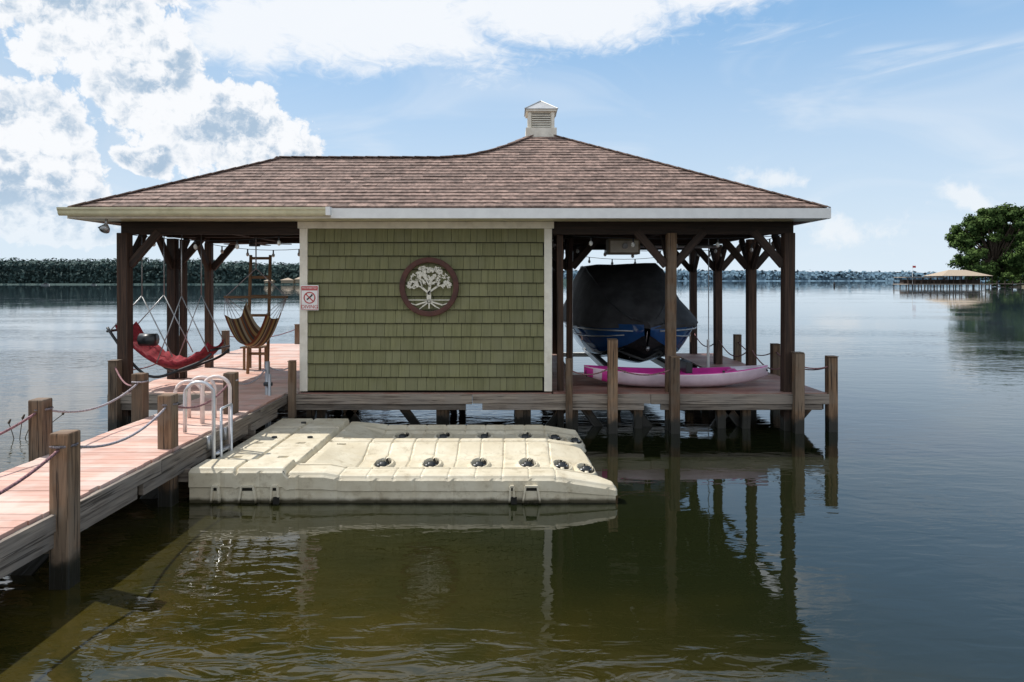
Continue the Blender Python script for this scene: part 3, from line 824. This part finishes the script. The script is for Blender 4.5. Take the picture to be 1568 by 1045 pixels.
b.grid(P,'leaffar',flip=True); b.build('far_shore_ground')
b=B()
for x,w,h in ((-113,6,2.2),(-121,4,1.8),(-106,3,2.6)):
    b.box(x,x+w,334,337,.8,h,'box'); b.face([(x-.5,333.5,h),(x+w+.5,333.5,h),(x+w/2,335.5,h+1.2)],'tanroof'); b.face([(x-.5,337.5,h),(x+w+.5,337.5,h),(x+w/2,335.5,h+1.2)],'tanroof')
    for q in (0,w): b.box(x+q-.1,x+q+.1,334,334.3,-.5,.8,'post')
b.build('lakeside_boathouses')

b=B(); P=[]
for j,(yy,z) in enumerate(((0,-.3),(1.0,.7),(6,1.2),(30,1.6),(80,1.8))):
    row=[]
    for i in range(41):
        t=i/40; x=149+i*4+yy*.85; yb=218-18*min(1,t*3)
        row.append(Vector((x,yb+yy+noise.noise(Vector((x*.2,j,0))),-.3+(z+.3)*min(1,t*12))))
    P.append(row)
b.grid(P,lambda a,c:'bank' if a<1 else 'grass'); b.build('shore_point_ground')
def tree(name,base,H,clumps,k='leaf',leaf=.5,nl=420):
    t=empty(name); b=B(); base=Vector(base)
    top=base+Vector((0,0,H*.55))
    b.tube([base-Vector((0,0,.8)),base+Vector((.1,0,H*.15)),base+Vector((-.2,0,H*.35)),top],[H*.035,H*.026,H*.022,H*.012],'bark',10)
    for c,r in clumps:
        c=Vector(c); st=base+Vector((0,0,H*rr(.15,.4))); mid=st.lerp(base+c,.5)+Vector((0,0,-H*.02))
        b.tube([st,mid,base+c],[H*.012,H*.008,H*.003],'bark',6)
    b.build('trunk_and_limbs',t,smooth=True)
    b=B()
    for c,r in clumps:
        c=base+Vector(c)
        for q in range(7):
            d=Vector((random.gauss(0,1),random.gauss(0,1),random.gauss(0,.8))).normalized()*r*rr(.35,.85)
            leaves(b,c+d,r*rr(.38,.6),nl//7,leaf,k,.8,.35)
    b.build('crown',t)
cl=[]
for i in range(64):
    a=R()*6.283; zz=rr(.08,.92); w=12.3*math.sqrt(max(0,1-((zz-.42)/.56)**2))*rr(.30,1)
    cl.append(((math.cos(a)*w,math.sin(a)*w,zz*25.5),rr(2.6,4.4)))
tree('oak_tree',(159,225,1.0),25.5,cl,leaf=.5,nl=620)
cl=[((math.cos(i*1.9)*rr(2,9),math.sin(i*1.9)*rr(2,9),rr(3,20)),rr(2.8,4.4)) for i in range(34)]
tree('oak_tree',(171,230,1.0),22,cl,leaf=.5,nl=520)
cl=[((rr(-9,9),rr(-3,3),rr(.5,3.5)),rr(1.2,2.2)) for i in range(18)]
tree('shoreline_shrub',(160,216,.4),4,cl,leaf=.4,nl=160)

dh=empty('lakeside_boathouse'); b=B(); y0=200
b.box(116,141,y0,y0+8,.9,1.15,'fascia')
for i in range(14):
    for y in (y0+.1,y0+7.8): b.box(116.2+i*1.88,116.4+i*1.88,y,y+.2,-.8,2.1 if i<6 else 3.6,'beam')
b.box(116,128,y0,y0+.15,2.05,2.15,'beam'); b.box(116,128,y0,y0+.15,1.6,1.66,'beam')
b.box(116,128,y0+1,y0+7.5,3.0,3.2,'fascia')
for i in range(6): b.box(116.5+i*2.2,116.7+i*2.2,y0+1.1,y0+1.3,1.15,3,'beam')
b.box(117,140,y0+4,y0+6,1.16,2.4,'beam')
ex0,ex1=125.5,140.5; ap=[Vector((130.5,y0+4,5.3)),Vector((135.5,y0+4,5.3))]
q=[Vector((ex0,y0-.8,3.5)),Vector((ex1,y0-.8,3.5)),Vector((ex1,y0+8.8,3.5)),Vector((ex0,y0+8.8,3.5))]
for f in ([q[0],q[1],ap[1],ap[0]],[q[1],q[2],ap[1]],[q[2],q[3],ap[0],ap[1]],[q[3],q[0],ap[0]]): b.face(f,'tanroof')
b.face([p-Vector((0,0,.1)) for p in q],'beam')
b.tube([(118.5,y0+2,1),(118.5,y0+2,6.6)],.06,'white'); b.box(118.55,119.5,y0+2,y0+2.03,5.9,6.5,'signred')
b.box(141,160,y0+10,y0+11.5,1.0,1.2,'fascia')
for i in range(8): b.box(142+i*2.4,142.2+i*2.4,y0+10,y0+10.2,-.5,2.0,'beam')
b.build('frame_and_roof',dh)
def smallboat(name,x,y,s):
    b=B(); P=[]
    for i in range(9):
        t=i/8; w=.9*s*math.sin(math.pi*(.1+.8*t))**.5; P.append([Vector((x+(t-.5)*5*s,y-w,.7*s)),Vector((x+(t-.5)*4.4*s,y-w*.6,.05)),Vector((x+(t-.5)*4.4*s,y+w*.6,.05)),Vector((x+(t-.5)*5*s,y+w,.7*s))])
    b.grid(P,'galv'); b.box(x-.6*s,x+.8*s,y-.5*s,y+.5*s,.7*s,1.5*s,'cover'); b.build(name,smooth=False)
smallboat('distant_motorboat',-205,300,.7); smallboat('distant_motorboat',-190,310,.5); 
b=B(); b.tube([(118,250,-.2),(118,250,.9),(118,250,1.6)],[.35,.35,.1],'ink',8); b.build('channel_buoy')
b=B()
for i in range(5): b.tube(arc((-7.2+.05*i,9.9,-.1),(-7.3+.13*i,9.9+.1*i,.22+.05*(i%3)),-.03,5),.006,'bark',5); b.tube([(-7.3+.13*i,9.9+.1*i,.22+.05*(i%3)),(-7.27+.13*i,9.9+.1*i,.28+.05*(i%3))],[.02,.01],'bark',5)
b.build('floating_branch')

# ------------------------------------------------------------------ SKY
SEL=math.radians(52); SAZ=math.radians(-68)  # azimuth from +Y toward +X
world=bpy.data.worlds.new('World'); scene.world=world; world.use_nodes=True
n=NT(world.node_tree); bg=world.node_tree.nodes['Background']
ST=.15
try:
    world.cycles.sampling_method='MANUAL'; world.cycles.sample_map_resolution=256
except Exception: pass
sky=n.new('ShaderNodeTexSky'); sky.sky_type='NISHITA'; sky.sun_disc=False; sky.sun_elevation=SEL; sky.sun_rotation=SAZ; sky.altitude=200; sky.dust_density=.8; sky.air_density=1.0; sky.ozone_density=1.2
g=n.new('ShaderNodeTexCoord').outputs['Generated']
s3=n.new('ShaderNodeSeparateXYZ'); n.put(s3.inputs[0],g)
az=n.m('ARCTAN2',s3.outputs[0],s3.outputs[1]); el=n.m('ARCSINE',s3.outputs[2])
cp=n.new('ShaderNodeCombineXYZ'); n.put(cp.inputs[0],az); n.put(cp.inputs[1],el); P0=cp.outputs[0]
D=math.radians
def blobs(P,lst):
    acc=None
    for a,e,ra,re in lst:
        v=n.v('MULTIPLY',n.v('SUBTRACT',P,(D(a),D(e),0)),(1/D(ra),1/D(re),0))
        val=n.m('SUBTRACT',1.0,n.v('LENGTH',v))
        acc=val if acc is None else n.m('MAXIMUM',acc,val)
    return acc
def warp(P,sc,amt,seed,det=3):
    c=n.noise(n.v('ADD',P,(seed,seed,0)),sc,det,out='Color',dim='2D')
    return n.v('ADD',P,n.v('MULTIPLY',n.v('SUBTRACT',c,(.5,.5,.5)),(amt,amt,0)))
def puff(P,sc):
    v=n.new('ShaderNodeTexVoronoi'); v.voronoi_dimensions='2D'; v.feature='F1'; n.put(v.inputs['Vector'],P); v.inputs['Scale'].default_value=sc
    v.inputs['Detail'].default_value=4; v.inputs['Roughness'].default_value=.62; v.inputs['Lacunarity'].default_value=2.3; v.normalize=True
    return n.m('SUBTRACT',1.0,n.m('MULTIPLY',v.outputs['Distance'],1.3))
cum=[(-35.6,10.8,3.6,2.9),(-22.4,11.6,5.2,3.4),(-28.2,14.6,3.6,4.6),(-35.2,6.8,4.8,2.9),(-18.6,10.4,3.2,1.8),(-28.1,8.9,2.2,1.3),(-33.6,4.2,5.5,1.9),(-33.0,19.5,7.0,4.6),(-46,12,8,8),(50,6,6,3)]
Pw=warp(P0,10,.05,3.3)
big=blobs(Pw,cum)
Pv=warp(P0,36,.020,9.1,4)
pf=puff(Pv,14); pf2=puff(n.v('ADD',Pv,(-.007,.012,0)),14)
dens=n.m('ADD',big,n.m('MULTIPLY',n.m('SUBTRACT',pf,.50),1.25))
ac=n.rng(dens,.0,.18)
ac=n.m('MULTIPLY',ac,n.rng(el,D(2.0),D(7.5),.45,1.0))
rel=n.m('SUBTRACT',pf,pf2)
lowf=n.noise(n.v('MULTIPLY',P0,(1,1.4,1)),11,5,.6,dim='2D')
lum=n.m('ADD',n.m('MULTIPLY',rel,1.8),n.m('SUBTRACT',1.03,n.m('MULTIPLY',n.m('MULTIPLY',n.rng(dens,.08,.65),n.rng(lowf,.36,.60,.15,1.0)),.52)))
lum=n.rng(lum,.33,1.02,0,1)
k=1/ST
ccol=n.mix(lum,(.43*k,.56*k,.71*k),(.95*k,.97*k,1.0*k))
smb=blobs(Pw,[(20.8,8.0,3.4,1.4),(33.5,5.8,3.4,1.6),(26,4.0,4.5,1.8),(-5.5,9.6,3.2,1.0),(23,5.2,3,1.2)])
fine=n.noise(Pv,24,5,.62,dim='2D')
asml=n.m('MULTIPLY',n.rng(n.m('ADD',smb,n.m('MULTIPLY',n.m('SUBTRACT',fine,.52),2.2)),.10,.9),.70)
cir=[(-12.5,20.3,15,4.6),(3.6,22,17,4.0),(-21,18.8,6,3.4),(15,23.0,11,3.0),(-5,29,32,7),(20,45,30,14)]  # wide sheet above the view: unseen, added to put bright reflections on near ripples
Pc=warp(P0,4,.06,1.7)
bc=blobs(Pc,cir)
f1=n.noise(n.v('MULTIPLY',P0,(1.0,2.4,1.0)),6.5,7,.62,.6,dim='2D'); f2=n.noise(n.v('MULTIPLY',P0,(1.0,1.8,1)),40,4,.65,.8,dim='2D')
dc=n.m('ADD',n.m('ADD',bc,n.m('MULTIPLY',n.m('SUBTRACT',f1,.5),1.3)),n.m('MULTIPLY',n.m('SUBTRACT',f2,.5),.55))
aci=n.m('MULTIPLY',n.rng(dc,-.10,.58),.95)
wsp=n.noise(n.v('MULTIPLY',P0,(3.0,26,1)),1.0,6,.6,1.2,dim='2D')
wm_=blobs(Pc,[(32,15.0,10,1.8),(22,18.6,7,1.6)])
awi=n.m('MULTIPLY',n.m('MULTIPLY',n.rng(wsp,.42,.70),n.rng(wm_,.0,.7)),.5)
veil=n.m('MULTIPLY',n.rng(n.noise(n.v('MULTIPLY',P0,(1,2.6,1)),3.1,4,.6,.8,dim='2D'),.40,.8),.45)
soft=n.m('MULTIPLY',n.rng(blobs(Pc,[(-32,15,14,11),(-30,24,12,8)]),0,.6),.5)
base=n.mix(.8,sky.outputs[0],(.30*k,.54*k,.85*k))
hz_=n.rng(el,D(-1),D(20),1.0,0.0,False)
base=n.mix(hz_,base,(.75*k,.86*k,.95*k))
base=n.mix(n.rng(el,D(28),D(55)),base,sky.outputs[0])
base=n.mix(veil,base,(.80*k,.87*k,.95*k))
base=n.mix(soft,base,(.50*k,.65*k,.82*k))
base=n.mix(awi,base,(.88*k,.92*k,.97*k))
base=n.mix(aci,base,(.93*k,.96*k,1.0*k))
base=n.mix(asml,base,(.92*k,.95*k,.98*k))
base=n.mix(ac,base,ccol)
# unseen bright cloud cover added behind the camera as fill for front faces
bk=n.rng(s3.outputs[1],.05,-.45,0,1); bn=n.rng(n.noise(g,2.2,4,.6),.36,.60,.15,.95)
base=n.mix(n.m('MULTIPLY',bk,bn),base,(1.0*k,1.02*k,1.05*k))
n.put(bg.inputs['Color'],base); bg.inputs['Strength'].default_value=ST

sd=bpy.data.lights.new('sun','SUN'); sd.energy=4.8; sd.angle=D(.5); sd.color=(1,.955,.89)
so=bpy.data.objects.new('sun',sd); scene.collection.objects.link(so)
dirv=Vector((math.sin(SAZ)*math.cos(SEL),math.cos(SAZ)*math.cos(SEL),math.sin(SEL)))
so.rotation_euler=dirv.to_track_quat('Z','Y').to_euler(); so.location=dirv*30

cam=bpy.data.cameras.new('camera'); co=bpy.data.objects.new('camera',cam); scene.collection.objects.link(co)
co.location=(0,0,2.3); co.rotation_euler=(math.pi/2,0,0); cam.lens=24; cam.sensor_width=36; cam.shift_y=-(522.5-429)/1568
cam.clip_start=.1; cam.clip_end=20000; scene.camera=co
scene.view_settings.view_transform='Standard'; scene.view_settings.look='None'; scene.view_settings.exposure=0
